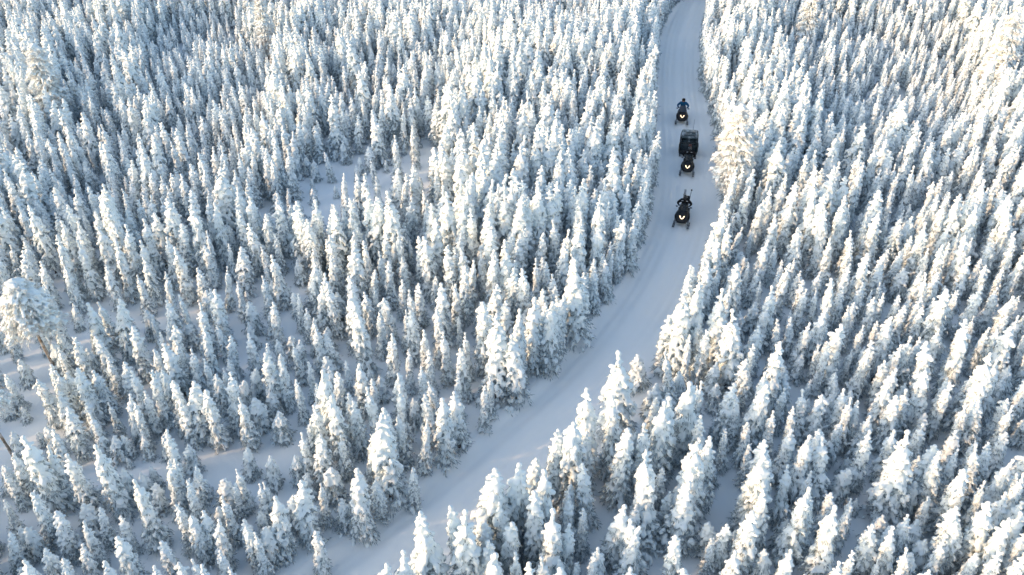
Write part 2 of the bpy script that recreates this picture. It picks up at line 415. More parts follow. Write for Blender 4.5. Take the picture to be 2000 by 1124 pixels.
# ------------------------------------------------------------------ where the trees stand
# (tip x, tip y, height in the picture) in photo pixels -> a spot on the ground and a height in metres
TIPS = [
(52,850,154),(27,890,90),(93,881,110),(19,925,75),(5,976,70),(140,883,120),(194,876,138),(270,945,130),(325,916,100),(334,908,95),(375,926,80),
(435,949,55),(455,949,70),(471,926,80),(442,969,95),(354,996,85),(400,1006,90),(379,1016,90),(420,1024,95),(480,1014,80),(490,1029,85),(110,1009,88),
(164,1020,90),(196,1006,68),(235,1016,72),(59,1033,60),(41,1039,52),(72,966,98),(236,1039,115),(150,1068,85),(88,1072,80),(120,1096,85),(5,1051,80),
(67,1106,75),(322,1064,85),(382,1091,95),(430,1079,85),(350,1101,95),(212,1101,105),(322,861,45),(285,866,40),(247,860,42),(225,866,45),(252,903,20),
(367,883,50),(397,941,40),(302,954,52),(277,931,55),(300,921,42),(240,924,60),(425,994,55),(8,916,52),(95,840,55),(25,849,52),
(524,901,57),(692,924,125),(736,943,75),(600,934,46),(645,921,63),(620,859,98),(592,859,85),(580,901,50),(802,913,78),(745,817,166),(764,794,125),
(734,772,120),(787,823,92),(586,956,114),(534,979,115),(505,951,78),(522,949,72),(570,979,60),(510,1009,50),(522,1040,66),(616,1038,86),(502,1046,92),
(836,1009,175),(910,999,175),(956,915,168),(772,1100,150),(730,1114,150),(992,1001,130),(952,1086,140),
(1005,915,150),(1031,889,112),(1056,916,158),(1084,844,138),(1112,830,150),(1153,764,165),(1215,690,168),(1152,910,118),(1114,974,100),(1142,999,88),
(1105,1023,110),(1082,1006,150),(1217,846,140),(1242,852,52),(1265,835,130),(1298,799,150),(1309,781,150),(1350,751,150),(1277,906,165),(1205,986,122),
(1241,996,85),(1247,1029,112),(1220,1051,112),(1172,1064,92),(1157,1090,95),(1360,860,168),(1335,959,122),(1304,964,78),(1327,1048,122),(1490,894,150),
(1450,968,75),(1465,1010,130),(1390,1031,60),(1415,1036,85),(1392,1065,68),(1430,1080,112),(1070,1094,110),(1097,1099,90),(1007,1069,122),(1345,1116,90),
(1465,881,75),(1130,1095,70),
(1505,866,130),(1547,844,105),(1575,859,130),(1610,846,105),(1625,871,122),(1750,846,100),(1780,854,165),(1697,849,112),(1820,871,112),(1847,884,125),
(1875,846,92),(1900,860,78),(1970,846,92),(1887,915,130),(1987,924,96),(1960,974,110),(1937,994,130),(1997,984,105),(1567,969,145),(1595,971,122),
(1627,966,85),(1650,994,90),(1630,1009,142),(1676,974,34),(1775,1014,92),(1707,1031,102),(1752,1049,105),(1800,1030,62),(1842,1061,92),(1860,1041,45),
(1907,1021,90),(1785,1091,95),(1947,1094,110),(1640,1111,110),(1750,1116,100),(1996,1104,110),(1910,1076,95),
(175,599,122),(202,596,88),(245,615,42),(240,639,46),(265,649,100),(290,611,56),(332,594,96),(360,586,82),(389,605,106),(414,566,112),(370,641,45),
(432,641,72),(307,656,82),(350,676,82),(120,654,76),(107,679,62),(172,689,52),(218,711,75),(122,729,95),(85,748,90),(107,749,72),(140,731,85),
(155,723,112),(192,729,88),(170,741,88),(265,736,96),(300,739,106),(325,726,92),(370,759,112),(442,740,112),(422,736,80),(407,769,112),(405,711,82),
(447,709,66),(437,724,70),(472,784,100),(487,659,82),(492,729,62),(215,791,72),(247,786,92),(267,801,88),(132,806,96),(185,819,88),(15,736,72),
(5,779,45),(40,711,48),(45,804,28),(287,776,85),(360,794,90),
(529,591,92),(617,560,95),(592,599,70),(684,571,118),(702,601,135),(740,611,88),(760,659,96),(805,614,98),(795,694,80),(872,654,102),(857,616,102),
(950,604,132),(970,620,166),(912,661,90),(905,689,97),(890,744,82),(945,761,85),(777,739,96),(730,754,80),(677,709,66),(702,719,100),(741,736,52),
(827,726,88),(850,751,88),(865,789,122),(892,779,102),(810,791,52),(522,694,110),(550,709,96),(580,676,78),(620,636,96),(645,654,75),(602,711,78),
(642,721,72),(582,749,82),(617,754,75),(532,766,52),(655,781,132),(622,796,102),(679,779,88),(697,796,102),(597,824,72),(545,811,56),
(1085,569,85),(1060,576,92),(1040,591,140),(1012,619,140),(1075,601,132),(1133,512,160),(1010,664,126),(1310,614,112),(1340,571,165),(1362,560,150),
(1370,626,105),(1372,656,102),(1410,579,150),(1445,611,152),(1472,679,92),(1250,695,60),(1282,753,62),(1310,781,60),(1332,734,62),(1372,764,66),
(1425,760,112),(1440,789,92),(1495,729,120),(1485,749,132),(1490,600,95),(1400,761,52),
(1515,560,122),(1567,565,92),(1600,570,82),(1600,611,102),(1570,629,96),(1520,679,140),(1640,639,122),(1615,671,105),(1665,601,88),(1707,581,92),
(1757,579,84),(1682,639,84),(1795,604,88),(1850,574,132),(1835,644,98),(1865,569,90),(1912,560,112),(1945,565,92),(1892,631,112),(1925,641,95),
(1972,636,120),(1942,646,92),(1782,661,102),(1752,676,96),(1705,669,98),(1797,666,84),(1732,704,94),(1815,724,122),(1850,739,112),(1895,726,94),
(1957,711,112),(1917,734,90),(1730,746,112),(1777,751,102),(1755,771,112),(1650,761,102),(1660,781,102),(1580,766,102),(1607,769,102),(1637,814,95),
(1890,791,102),(1922,784,102),(1962,781,84),(1975,794,102),(1690,814,85),(1507,814,90),(1532,761,85),(1552,809,95),(1800,824,95),
(770,265,92),(730,308,58),(642,300,58),(735,228,95),(850,290,112),(806,248,82),(565,405,85),(592,420,110),(695,345,92),(672,352,60),
(1133,440,110),(1200,400,100),(1450,330,95),(1400,425,120),(960,300,120),(985,340,100),(940,330,85),(880,300,100),(1010,290,110),
(31,296,95),(78,319,95),(144,348,80),(246,311,100),(78,398,75),(55,406,80),(39,416,75),(107,426,90),(142,376,100),(185,386,110),(210,381,90),(220,371,70),
(250,406,80),(289,389,80),(241,450,115),(325,470,100),(349,441,100),(377,430,90),(395,429,90),(415,331,140),(456,366,95),(481,359,95),(375,324,90),(447,450,60),
(465,489,90),(160,484,110),(230,484,110),(51,481,90),(116,505,70),(272,541,80),(390,526,80),(535,286,95),(559,294,100),(614,388,75),(575,400,125),(605,429,110),
(655,408,110),(515,421,100),(682,478,125),(777,419,80),(834,399,90),(922,284,125),(950,284,110),(977,284,140),(847,436,125),(900,404,140),(952,454,120),(990,470,100),
(925,416,130),(757,516,90),(540,504,100),(609,521,100),(745,491,90),(790,506,85),(647,501,90),(721,529,80),(635,444,60),(557,371,60),(1020,294,140),(1075,284,130),
(1120,326,125),(1205,311,150),(1154,384,80),(1072,366,110),(1040,404,85),(1090,440,110),(1127,436,100),(1170,446,125),(1210,434,110),(1235,441,95),(1052,464,100),
(1010,474,100),(992,469,95),(1191,506,70),(1057,509,80),(1499,314,70),(1529,362,100),(1595,335,110),(1658,353,120),(1715,386,125),(1712,365,75),(1760,290,80),
(1823,371,70),(1958,341,90),(1910,368,90),(1880,398,70),(1623,437,60),(1626,470,105),(1661,479,100),(1694,491,75),(1752,431,100),(1811,437,125),(1844,440,110),
(1895,428,110),(1937,443,90),(1982,449,80),(1550,452,80),(1503,431,80),(1490,470,100),(1469,452,60),(1529,521,110),(1557,530,70),(1442,521,110),(1724,521,85),
(1776,464,85),(1928,527,85),(1955,530,80),(1898,473,85),(1425,440,120),(1405,470,115),(1385,520,110)]
def solve(px, py, L):
    lo, hi = .3, 9.0
    for _ in range(40):
        h = (lo+hi)/2; x, y = at(px, py, h); yb = project(x, y, 0)[1]
        if yb-py < L: lo = h
        else: hi = h
    x, y = at(px, py, lo); return x, y, lo
LIST = []                                               # x, y, height, kind
for (px, py, L) in TIPS:
    x, y, h = solve(px, py, L); LIST.append([x, y, min(max(h, .5), 6.2)])
# taller pines and broad old trees that stand out of the wood
PINE_SPOTS = [  # tip pixel, height in the picture, pine shape, label
 (44,556,190, 0, 'tall pine at the left edge with bare slanting trunk and round snow-caked crown'),
 (66,92,172, 1, 'broad snow-caked pine rising over the wood at the upper left edge'),
 (505,-6,122, 2, 'tall narrow pine plastered white, touching the top edge left of the trail'),
 (1590,-14,112, 1, 'snow-caked pine at the top edge right of the trail'),
 (1984,28,168, 1, 'wide snow-caked pine with heavy boughs at the upper right edge'),
 (1448,214,196, 1, 'largest bright snow-caked pine on the right trail edge beside the snowmobiles'),
 (-62,700,205, 3, 'pine at the left edge of which only the bare lower trunk shows')]
pines = []
for (tx, ty, L, k, lab) in PINE_SPOTS:
    x, y, h = solve(tx, ty, L); pines.append([x, y, h, k, lab])

CLEAR = [  # open snow, as ground outlines in photo pixels
 [(600,330),(700,305),(850,285),(890,300),(860,345),(840,400),(720,420),(620,450),(560,480),(535,445)],
 [(410,885),(500,850),(600,835),(615,890),(585,990),(510,1015),(420,985)],
 [(-60,800),(20,770),(90,800),(180,905),(260,930),(200,1000),(120,900),(60,890),(-60,960)],
 [(135,660),(210,590),(240,650),(170,700)], [(240,860),(400,870),(430,960),(330,930),(250,930)],
 [(1375,940),(1455,930),(1470,1000),(1410,1124),(1345,1124)], [(1500,980),(1560,990),(1540,1030),(1500,1020)],
 [(1635,1020),(1730,995),(1755,1070),(1660,1140)], [(1930,860),(2010,840),(2020,930),(1960,930)],
 [(1610,90),(1720,85),(1720,110),(1630,112)], [(1800,130),(1850,130),(1850,150),(1800,150)], [(1790,890),(1830,890),(1820,1000),(1780,1000)],
 [(1215,690),(1308,690),(1302,800),(1285,860),(1215,890)], [(20,730),(110,670),(150,740),(120,800),(60,850)], [(440,430),(560,420),(560,470),(470,480)],
 [(640,700),(700,690),(700,770),(660,790)], [(560,560),(610,560),(600,620),(560,620)]]
CLEARW = [[at(*q) for q in p] for p in CLEAR]

rs = np.random.RandomState(5)
occ = {}
def free(x, y, d):
    i, j = int(math.floor(x/2)), int(math.floor(y/2))
    for a in (-1, 0, 1):
        for b in (-1, 0, 1):
            for (qx, qy) in occ.get((i+a, j+b), ()):
                if (qx-x)**2+(qy-y)**2 < d*d: return False
    return True
def take(x, y): occ.setdefault((int(math.floor(x/2)), int(math.floor(y/2))), []).append((x, y))
for q in LIST: take(q[0], q[1])
for q in pines: take(q[0], q[1])
# the dense walls of trees on both edges of the trail
FILL = []
for pl, sgn, y0, y1 in ((LW, -1, 40.0, 122.0), (RW, 1, 37.0, 122.0)):
    for row, (off, step) in enumerate(((.55, .80), (1.25, .95))):
        acc = 0.0
        for (ax, ay), (bx_, by_) in zip(pl[:-1], pl[1:]):
            L = math.hypot(bx_-ax, by_-ay); tx_, ty_ = (bx_-ax)/L, (by_-ay)/L; nx_, ny_ = (ty_, -tx_)
            while acc < L:
                o = off + rs.uniform(-.15, .3); x, y = ax+tx_*acc, ay+ty_*acc
                for k in (1, -1):
                    if float(trail_sd(x+nx_*k*o, y+ny_*k*o)) > .2: x, y = x+nx_*k*o, y+ny_*k*o; break
                acc += step*rs.uniform(.75, 1.3)
                if not (y0 < y < y1) or not free(x, y, .6) or rs.rand() < .06 or any(bool(in_poly(x, y, p)) for p in CLEARW): continue
                h = rs.uniform(2.9, 4.7) if y > 47 else rs.uniform(2.4, 3.8)
                if rs.rand() < .15: h *= .6
                FILL.append([x, y, h]); take(x, y)
            acc -= L
# random trees: more or less dense, not on the trail, rarely in clearings
N = 90000
cxs = rs.uniform(X0+4, X1-4, N); cys = rs.uniform(Y0+2, Y1-4, N)
ok = (cxs > -(24 + .53*cys)) & (cxs < 15 + .53*cys) & (cys < 128)
cxs, cys = cxs[ok], cys[ok]
sd = trail_sd(cxs, cys); inclear = np.zeros(len(cxs), bool)
for p in CLEARW: inclear |= in_poly(cxs, cys, p)
dens = vnoise(cxs/5.5+1, cys/5.5+4)*.65 + vnoise(cxs/2.2+8, cys/2.2)*.35
tall = vnoise(cxs/7+31, cys/7+12)
STAND = [at(*q) for q in [(850,330),(900,230),(1000,140),(1275,90),(1270,430),(1230,560),(1060,600),(930,560)]]
in_stand = in_poly(cxs, cys, STAND)
LOW = [[(300,60),(450,60),(560,150),(500,330),(400,400),(300,260)],[(480,640),(640,680),(660,800),(500,880),(440,760)],[(1500,60),(1880,70),(1900,200),(1560,260)],
 [(1640,460),(1780,440),(1800,620),(1640,600)],[(120,160),(240,150),(250,330),(140,300)],[(1620,900),(1800,900),(1860,1124),(1560,1124)]]
in_low = np.zeros(len(cxs), bool)
for p in LOW: in_low |= in_poly(cxs, cys, [at(*q) for q in p])
for x, y, s, c, dn, tl, st, lw in zip(cxs, cys, sd, inclear, dens, tall, in_stand, in_low):
    if s < .55: continue
    if c and rs.rand() > .07: continue
    near = y < 43
    gap = .88 - .7*(dn-.5) if not near else .93 - .65*(dn-.5)
    if s < 1.4: gap *= .78
    if not free(x, y, max(.56, gap)): continue
    h = (2.7 + 2.7*tl + rs.normal(0, .55)) if not near else (2.1 + 1.7*tl + rs.normal(0, .5))
    if st: h *= 1.25
    if lw: h *= .72
    if s < 1.8 and y > 43: h *= 1.12
    if rs.rand() < .12: h *= .55
    if rs.rand() < .05 and not near: h *= 1.3
    if c: h = rs.uniform(.8, 1.9)
    FILL.append([x, y, min(max(h, .7), 5.6)]); take(x, y)

# the 300 or so that show largest become things, the rest one mass
def shown(t):
    px, py, d = project(t[0], t[1], t[2]); bx, by, _ = project(t[0], t[1], 0)
    if px < -15 or px > 2015 or py > 1118 or by < 20: return 0
    return min(by, 1124)-max(py, 0)
THINGS = [t for t in LIST if shown(t) > 16]
THINGS = sorted(THINGS, key=shown, reverse=True)[:296]
rest = [t for t in LIST if not any(t is q for q in THINGS)] + FILL

def pick(h, r):
    """(table, index) of a shape fitting this height."""
    if h < 2.1: return ('S', r.randrange(len(SMALL)))
    if h > 4.7: return ('B', r.randrange(len(BIG)))
    return ('V', r.randrange(len(VAR)))
TAB = {'S': SMALL, 'V': VAR, 'B': BIG}
LOOK = {'star': 'star-shaped snowy tip', 'knob': 'round knob of snow on its tip', 'curl': 'tip curled over', 'fork': 'forked tip', 'arms': 'snowy arms near its tip', 'round': 'round crown'}

def add_tree(v, x, y, h, wide, rz, tilt, name):
    s = h/v['H']
    e = empty(name, (x, y, float(ground_z(x, y, False))-.04), 0)
    e.rotation_euler = (tilt[0], tilt[1], rz); e.scale = (s*wide, s*wide, s)
    for nm in ('trunk', 'crown', 'snow'):
        o = bpy.data.objects.new({'snow': 'snow_load'}.get(nm, nm), v[nm]); COL.objects.link(o); o.parent = e
    return e

trail_mid_px = lambda py: float(np.interp(py, [p[1] for p in MID], [p[0] for p in MID]))
_ONES = 'zero one two three four five six seven eight nine ten eleven twelve thirteen fourteen fifteen sixteen seventeen eighteen nineteen'.split()
_TENS = 'x x twenty thirty forty fifty sixty seventy eighty ninety'.split()
def spell(n):
    n = max(0, min(100, int(round(n))))
    if n == 100: return 'one-hundred'
    return _ONES[n] if n < 20 else _TENS[n//10] + ('-' + _ONES[n % 10] if n % 10 else '')
SPECIAL = {  # trees that stand out, by the photo pixel of their tips
 (1215,690): 'tall full spruce standing alone on the right edge of the trail at its bend',
 (524,901): 'slim leaning spruce alone on open snow in the small clearing',
 (945,761): 'short spruce set apart from the wood on the left edge of the trail',
 (1282,753): 'little dark spruce in the open between the trail and the right wood',
 (1250,695): 'thin crooked sapling in the open between the trail and the right wood',
 (692,924): 'broad bright-topped spruce jutting out into the lower trail from the left wood',
 (802,913): 'slim shaded spruce at the left trail edge beside the tallest clump',
 (616,1038): 'slim spruce at the bottom where the trail leaves the photo, on its left',
 (836,1009): 'bright spruce with finger-like tip nearest the bottom of the trail, right side',
 (770,265): 'neat cone-shaped shaded spruce at the far side of the large clearing',
 (730,308): 'small cone-shaped spruce in the large clearing, in front of its taller neighbour',
 (850,290): 'bright narrow spruce at the right end of the large clearing',
 (252,903): 'tiny snow-buried sapling in the lower left clearing',
 (1676,974): 'tiny round snow-buried sapling in shade among tall trees, lower right',
 (45,804): 'tiny sapling on open snow near the left edge, below the tall pine',
 (1133,512): 'tall bright-topped spruce on the left trail edge where the trail starts to bend'}
def words_for(t, v, wide):
    h = t[2]; px, py, _ = project(*t[:3]); s = float(trail_sd(t[0], t[1])); bx, by, _ = project(t[0], t[1], 0)
    for q, lab in SPECIAL.items():
        if abs(px-q[0]) < 3 and abs(py-q[1]) < 3: return lab
    size = 'tiny' if h < 1.3 else 'small' if h < 2.2 else 'medium' if h < 3.3 else 'tall' if h < 4.4 else 'towering'
    side = 'left' if bx < trail_mid_px(by) else 'right'
    where = ('on %s trail edge' % side) if abs(s) < 1.3 else ('%s of trail' % side)
    tp = {'star': 'starry', 'knob': 'knobbed', 'curl': 'curled', 'fork': 'forked', 'arms': 'armed'}[v['tip']]
    return '%s snowy spruce %s, %s tip %s percent across, %s percent down' % (size, where, tp, spell(px/20), spell(py/11.24))

r2 = random.Random(77)
for t in THINGS:
    k, i = pick(t[2], r2); v = TAB[k][i]; wide = r2.uniform(.98, 1.26)
    if abs(project(*t[:3])[0]-1215) < 3 and abs(project(*t[:3])[1]-690) < 3: wide = 1.35
    e = add_tree(v, t[0], t[1], t[2], wide, r2.uniform(0, 6.28), (r2.gauss(0, .04), r2.gauss(0, .04)), 'snowy_spruce')
    tag(e, words_for(t, v, wide), 'spruce', 'snow-laden spruces along the trail')
for (x, y, h, k, lab) in pines:
    e = add_tree(PINES[k % 3], x, y, h, .72 if k == 3 else 1.0, 0.0 if k in (0, 3) else r2.uniform(0, 6.28), (0, {0: -R(4), 3: -R(6)}.get(k, 0)), 'snowy_pine')
    tag(e, lab, 'pine', 'snow-caked pines')

# the rest of the wood: one object, shapes set out on points
protos = bpy.data.collections.new('tree_shapes')
flat = []
for key in 'SVB':
    for i in range(len(TAB[key])): flat.append((key, i))
for n, (key, i) in enumerate(flat):
    v = TAB[key][i]; bm = bmesh.new()
    me = bpy.data.meshes.new('tree_shape_%02d' % n)
    for q, nm in enumerate(('trunk', 'crown', 'snow')):
        a = len(bm.faces); bm.from_mesh(v[nm]); bm.faces.ensure_lookup_table()
        for f in bm.faces[a:]: f.material_index = q
    bm.to_mesh(me); bm.free()
    for nm in ('bark', 'needles', 'snow'): me.materials.append(M[nm])
    protos.objects.link(bpy.data.objects.new('tree_shape_%02d' % n, me))
pts, scl, rot, idx = [], [], [], []
rest_z = ground_z(np.array([t[0] for t in rest]), np.array([t[1] for t in rest]), False)
for t, z in zip(rest, rest_z):
    k, i = pick(t[2], r2); v = TAB[k][i]; s = t[2]/v['H']; wd = r2.uniform(.84, 1.2)
    pts.append((t[0], t[1], float(z)-.04)); scl.append((s*wd, s*wd, s)); rot.append((r2.gauss(0, .05), r2.gauss(0, .05), r2.uniform(0, 6.28))); idx.append(flat.index((k, i)))
fm = bpy.data.meshes.new('spruce_forest'); fm.from_pydata(pts, [], [])
for nm, ty, data in (('tree_scale', 'FLOAT_VECTOR', scl), ('tree_rot', 'FLOAT_VECTOR', rot), ('tree_shape', 'INT', idx)):
    at_ = fm.attributes.new(nm, ty, 'POINT')
    at_.data.foreach_set('value' if ty == 'INT' else 'vector', np.array(data).ravel())
fo = bpy.data.objects.new('spruce_forest', fm); COL.objects.link(fo)
ng = bpy.data.node_groups.new('set_out_trees', 'GeometryNodeTree')
ng.interface.new_socket('Geometry', in_out='INPUT', socket_type='NodeSocketGeometry')
ng.interface.new_socket('Geometry', in_out='OUTPUT', socket_type='NodeSocketGeometry')
gi = ng.nodes.new('NodeGroupInput'); go = ng.nodes.new('NodeGroupOutput')
ci = ng.nodes.new('GeometryNodeCollectionInfo'); ci.inputs['Collection'].default_value = protos
ci.inputs['Separate Children'].default_value = True; ci.inputs['Reset Children'].default_value = True
ip = ng.nodes.new('GeometryNodeInstanceOnPoints'); ip.inputs['Pick Instance'].default_value = True
def attr(nm, ty):
    a = ng.nodes.new('GeometryNodeInputNamedAttribute'); a.data_type = ty; a.inputs['Name'].default_value = nm; return a.outputs['Attribute']
ng.links.new(gi.outputs[0], ip.inputs['Points']); ng.links.new(ci.outputs[0], ip.inputs['Instance'])
ng.links.new(attr('tree_shape', 'INT'), ip.inputs['Instance Index'])
ng.links.new(attr('tree_rot', 'FLOAT_VECTOR'), ip.inputs['Rotation']); ng.links.new(attr('tree_scale', 'FLOAT_VECTOR'), ip.inputs['Scale'])
ng.links.new(ip.outputs[0], go.inputs[0])
fo.modifiers.new('trees', 'NODES').node_group = ng
tag(fo, 'dense snow-laden spruce wood stretching away on both sides of the trail', 'forest', kind='stuff')
print('TREES', len(THINGS), len(rest))

# ------------------------------------------------------------------ snowmobiles, riders and the passenger cab
def bx(bm, c, s, rot=None, taper=None):
    """A box (centre, size); taper scales the top face in x, y."""
    r = bmesh.ops.create_cube(bm, size=1.0)['verts']
    for v in r:
        k = (taper if taper and v.co.z > 0 else (1, 1))
        p = Vector((v.co.x*s[0]*k[0], v.co.y*s[1]*k[1], v.co.z*s[2]))
        if rot: p = Euler(rot).to_matrix() @ p
        v.co = p + Vector(c)
    return r
def box_obj(name, c, s, m, parent, rot=None, taper=None, bev=.02):
    bm = bmesh.new(); bx(bm, c, s, rot, taper)
    if bev: bmesh.ops.bevel(bm, geom=bm.edges[:], offset=bev, segments=2, affect='EDGES')
    return bm_obj(name, bm, m, parent, True)
def tube_obj(name, pts, r, m, parent, n=8):
    rad = r if isinstance(r, (list, tuple)) else [r]*len(pts)
    V, F = tube(pts, rad, n); return mesh_obj(name, V, F, m, parent)
def loft_obj(name, rings, m, parent, smooth=True, cap=True):
    n = len(rings[0]); V = [p for q in rings for p in q]; F = []
    for i in range(len(rings)-1):
        for k in range(n): F.append([i*n+k, i*n+(k+1) % n, (i+1)*n+(k+1) % n, (i+1)*n+k])
    if cap: F += [list(range(n))[::-1], [(len(rings)-1)*n+k for k in range(n)]]
    bm = bmesh.new(); vs = [bm.verts.new(p) for p in V]
    for f in F: bm.faces.new([vs[k] for k in f])
    return bm_obj(name, bm, m, parent, smooth)
def section(y, w, z0, z1, n=14, p=2.6):
    """A rounded cross-section across the sled at y."""
    out = []
    for k in range(n):
        t = 2*math.pi*k/n; c, s_ = math.cos(t), math.sin(t)
        out.append((w/2*math.copysign(abs(c)**(2/p), c), y, (z0+z1)/2 + (z1-z0)/2*math.copysign(abs(s_)**(2/p), s_)))
    return out
def plate(name, prof, th, m, parent, xs=None):
    """A curved sheet: rows of points, given a thickness."""
    nr, nc = len(prof), len(prof[0]); bm = bmesh.new()
    g = [[bm.verts.new(p) for p in r] for r in prof]
    for i in range(nr-1):
        for j in range(nc-1): bm.faces.new([g[i][j], g[i][j+1], g[i+1][j+1], g[i+1][j]])
    bmesh.ops.solidify(bm, geom=bm.faces[:], thickness=th)
    return bm_obj(name, bm, m, parent, True)

def snowmobile(loc, rz, shield, decal):
    """Points along -Y; origin on the snow under its middle."""
    e = empty('snowmobile', loc, rz)
    body = loft_obj('body', [section(-1.22, .34, .34, .46), section(-1.14, .66, .27, .58), section(-.98, .86, .23, .70), section(-.72, .94, .22, .84),
        section(-.42, .90, .24, .95), section(-.12, .72, .27, .98), section(.12, .48, .34, .90)], M['black_plastic'], e)
    for s in (-1, 1):
        sp = box_obj('side_panel', (s*.44, -.55, .52), (.07, .62, .34), M['black_plastic'], body, rot=(0, s*.12, s*.10), bev=.025)
        box_obj('decal', (s*.485, -.55, .56), (.012, .34, .07), decal, sp, rot=(.25, s*.12, s*.10), bev=0)
        box_obj('vent', (s*.24, -.60, .905), (.13, .20, .02), M['dark_metal'], body, rot=(-.42, s*.28, s*.25), bev=.005)
    # headlights: two raked lamps and the lit piece between them, a V seen from the front
    for s in (-1, 1):
        hl = box_obj('headlight', (s*.115, -1.035, .705), (.055, .05, .19), M['headlight'], e, rot=(-.75, s*.55, 0), bev=.012)
        box_obj('lamp_rim', (s*.165, -1.03, .70), (.03, .05, .22), M['black_plastic'], hl, rot=(-.75, s*.55, 0), bev=.008)
    box_obj('headlight', (0, -1.105, .615), (.12, .05, .05), M['headlight'], e, rot=(-.6, 0, 0), bev=.012)
    prof = []
    for i in range(6):
        v = i/5; hw = .33*(1-.30*v**2)
        prof.append([(hw*math.sin(a), -.42+.30*v - .14*math.cos(a)+.14*v*0, .90+.46*v - .05*(abs(math.sin(a))**2)) for a in np.linspace(-1.35, 1.35, 9)])
    plate('windshield', prof, .012, shield, e)
    tube_obj('handlebar', [(-.40, -.02, 1.05), (-.24, -.08, 1.10), (0, -.12, 1.10), (.24, -.08, 1.10), (.40, -.02, 1.05)], .016, M['dark_metal'], e)
    for s in (-1, 1):
        tube_obj('grip', [(s*.29, -.06, 1.085), (s*.41, -.015, 1.047)], .024, M['black_rubber'], e)
        mr = tube_obj('mirror', [(s*.30, -.30, .98), (s*.46, -.32, 1.10)], .010, M['dark_metal'], e, 6)
        box_obj('mirror_glass', (s*.48, -.325, 1.12), (.14, .03, .09), M['black_plastic'], mr, bev=.01)
    box_obj('steering_column', (0, -.14, .98), (.10, .10, .26), M['black_plastic'], e, bev=.02)
    seat = loft_obj('seat', [section(.02, .34, .66, .86), section(.25, .40, .60, .84), section(.75, .42, .58, .82), section(1.12, .40, .58, .86), section(1.22, .36, .60, .84)], M['seat_vinyl'], e)
    box_obj('tunnel', (0, .72, .47), (.44, 1.62, .22), M['dark_metal'], e, bev=.02)
    track = loft_obj('track', [[(x, y, z) for (y, z) in ((-.30, .30), (-.20, .42), (1.25, .40), (1.48, .28), (1.42, .10), (1.20, .02), (.10, .015), (-.12, .08))] for x in (-.19, .19)], M['black_rubber'], e, smooth=False)
    for i in range(12):
        box_obj('lug', (0, .02+i*.105, .018), (.36, .02, .03), M['black_rubber'], track, bev=0)
    for s in (-1, 1):
        box_obj('running_board', (s*.30, .55, .30), (.17, 1.35, .03), M['dark_metal'], e, bev=.01)
        ski = []
        for yy, zz in ((-1.56, .20), (-1.50, .12), (-1.40, .06), (-1.22, .035), (-.85, .03), (-.48, .04)):
            hw = .055 if yy < -1.5 else .075
            ski.append([(s*.50-hw, yy, zz), (s*.50+hw, yy, zz), (s*.50+hw, yy, zz+.03), (s*.50-hw, yy, zz+.03)])
        k = loft_obj('ski', ski, M['ski_plastic'], e, smooth=False)
        tube_obj('ski_loop', [(s*.50-.045, -1.48, .16), (s*.50-.02, -1.45, .25), (s*.50+.02, -1.45, .25), (s*.50+.045, -1.48, .16)], .013, M['grey_metal'], k, 6)
        tube_obj('spindle', [(s*.50, -.92, .05), (s*.47, -.86, .42)], .032, M['grey_metal'], e)
        a = tube_obj('suspension_arm', [(s*.48, -.90, .20), (s*.26, -.78, .36)], .020, M['grey_metal'], e, 6)
        tube_obj('suspension_arm', [(s*.48, -.88, .36), (s*.26, -.66, .46)], .020, M['grey_metal'], e, 6)
        tube_obj('shock_absorber', [(s*.45, -.88, .26), (s*.30, -.80, .66)], .036, M['grey_metal'], e, 8)
    tube_obj('front_bumper', [(-.34, -1.00, .40), (-.30, -1.24, .36), (0, -1.30, .36), (.30, -1.24, .36), (.34, -1.00, .40)], .018, M['dark_metal'], e)
    tube_obj('rear_bumper', [(-.22, 1.40, .50), (-.20, 1.62, .50), (.20, 1.62, .50), (.22, 1.40, .50)], .018, M['dark_metal'], e)
    box_obj('snow_flap', (0, 1.56, .30), (.42, .02, .34), M['black_rubber'], e, rot=(.25, 0, 0), bev=.004)
    box_obj('tail_lamp', (0, 1.24, .80), (.24, .04, .05), M['red_plate'], e, bev=.01)
    return e

def glove(parent, s, c, m):
    """A gloved hand closed on the grip: palm, four fingers of unequal length and a thumb."""
    g = empty('glove', c); g.parent = parent
    bm = bmesh.new(); bx(bm, (0, .01, .015), (.088, .085, .042)); bmesh.ops.bevel(bm, geom=bm.edges[:], offset=.014, segments=2, affect='EDGES')
    palm = bm_obj('palm', bm, m, g, True)
    for k, L in enumerate((.86, 1.0, .95, .76)):
        x = s*(-.034+.0225*k)
        tube_obj('finger', [(x, -.030, .022), (x, -.030-.032*L, .016), (x, -.030-.040*L, -.016*L), (x, -.030-.010, -.036*L)], [.0115, .011, .0105, .009], m, g, 7)
    tube_obj('thumb', [(-s*.044, .020, .005), (-s*.056, -.012, -.016), (-s*.045, -.038, -.030)], [.014, .0125, .010], m, g, 7)
    return g

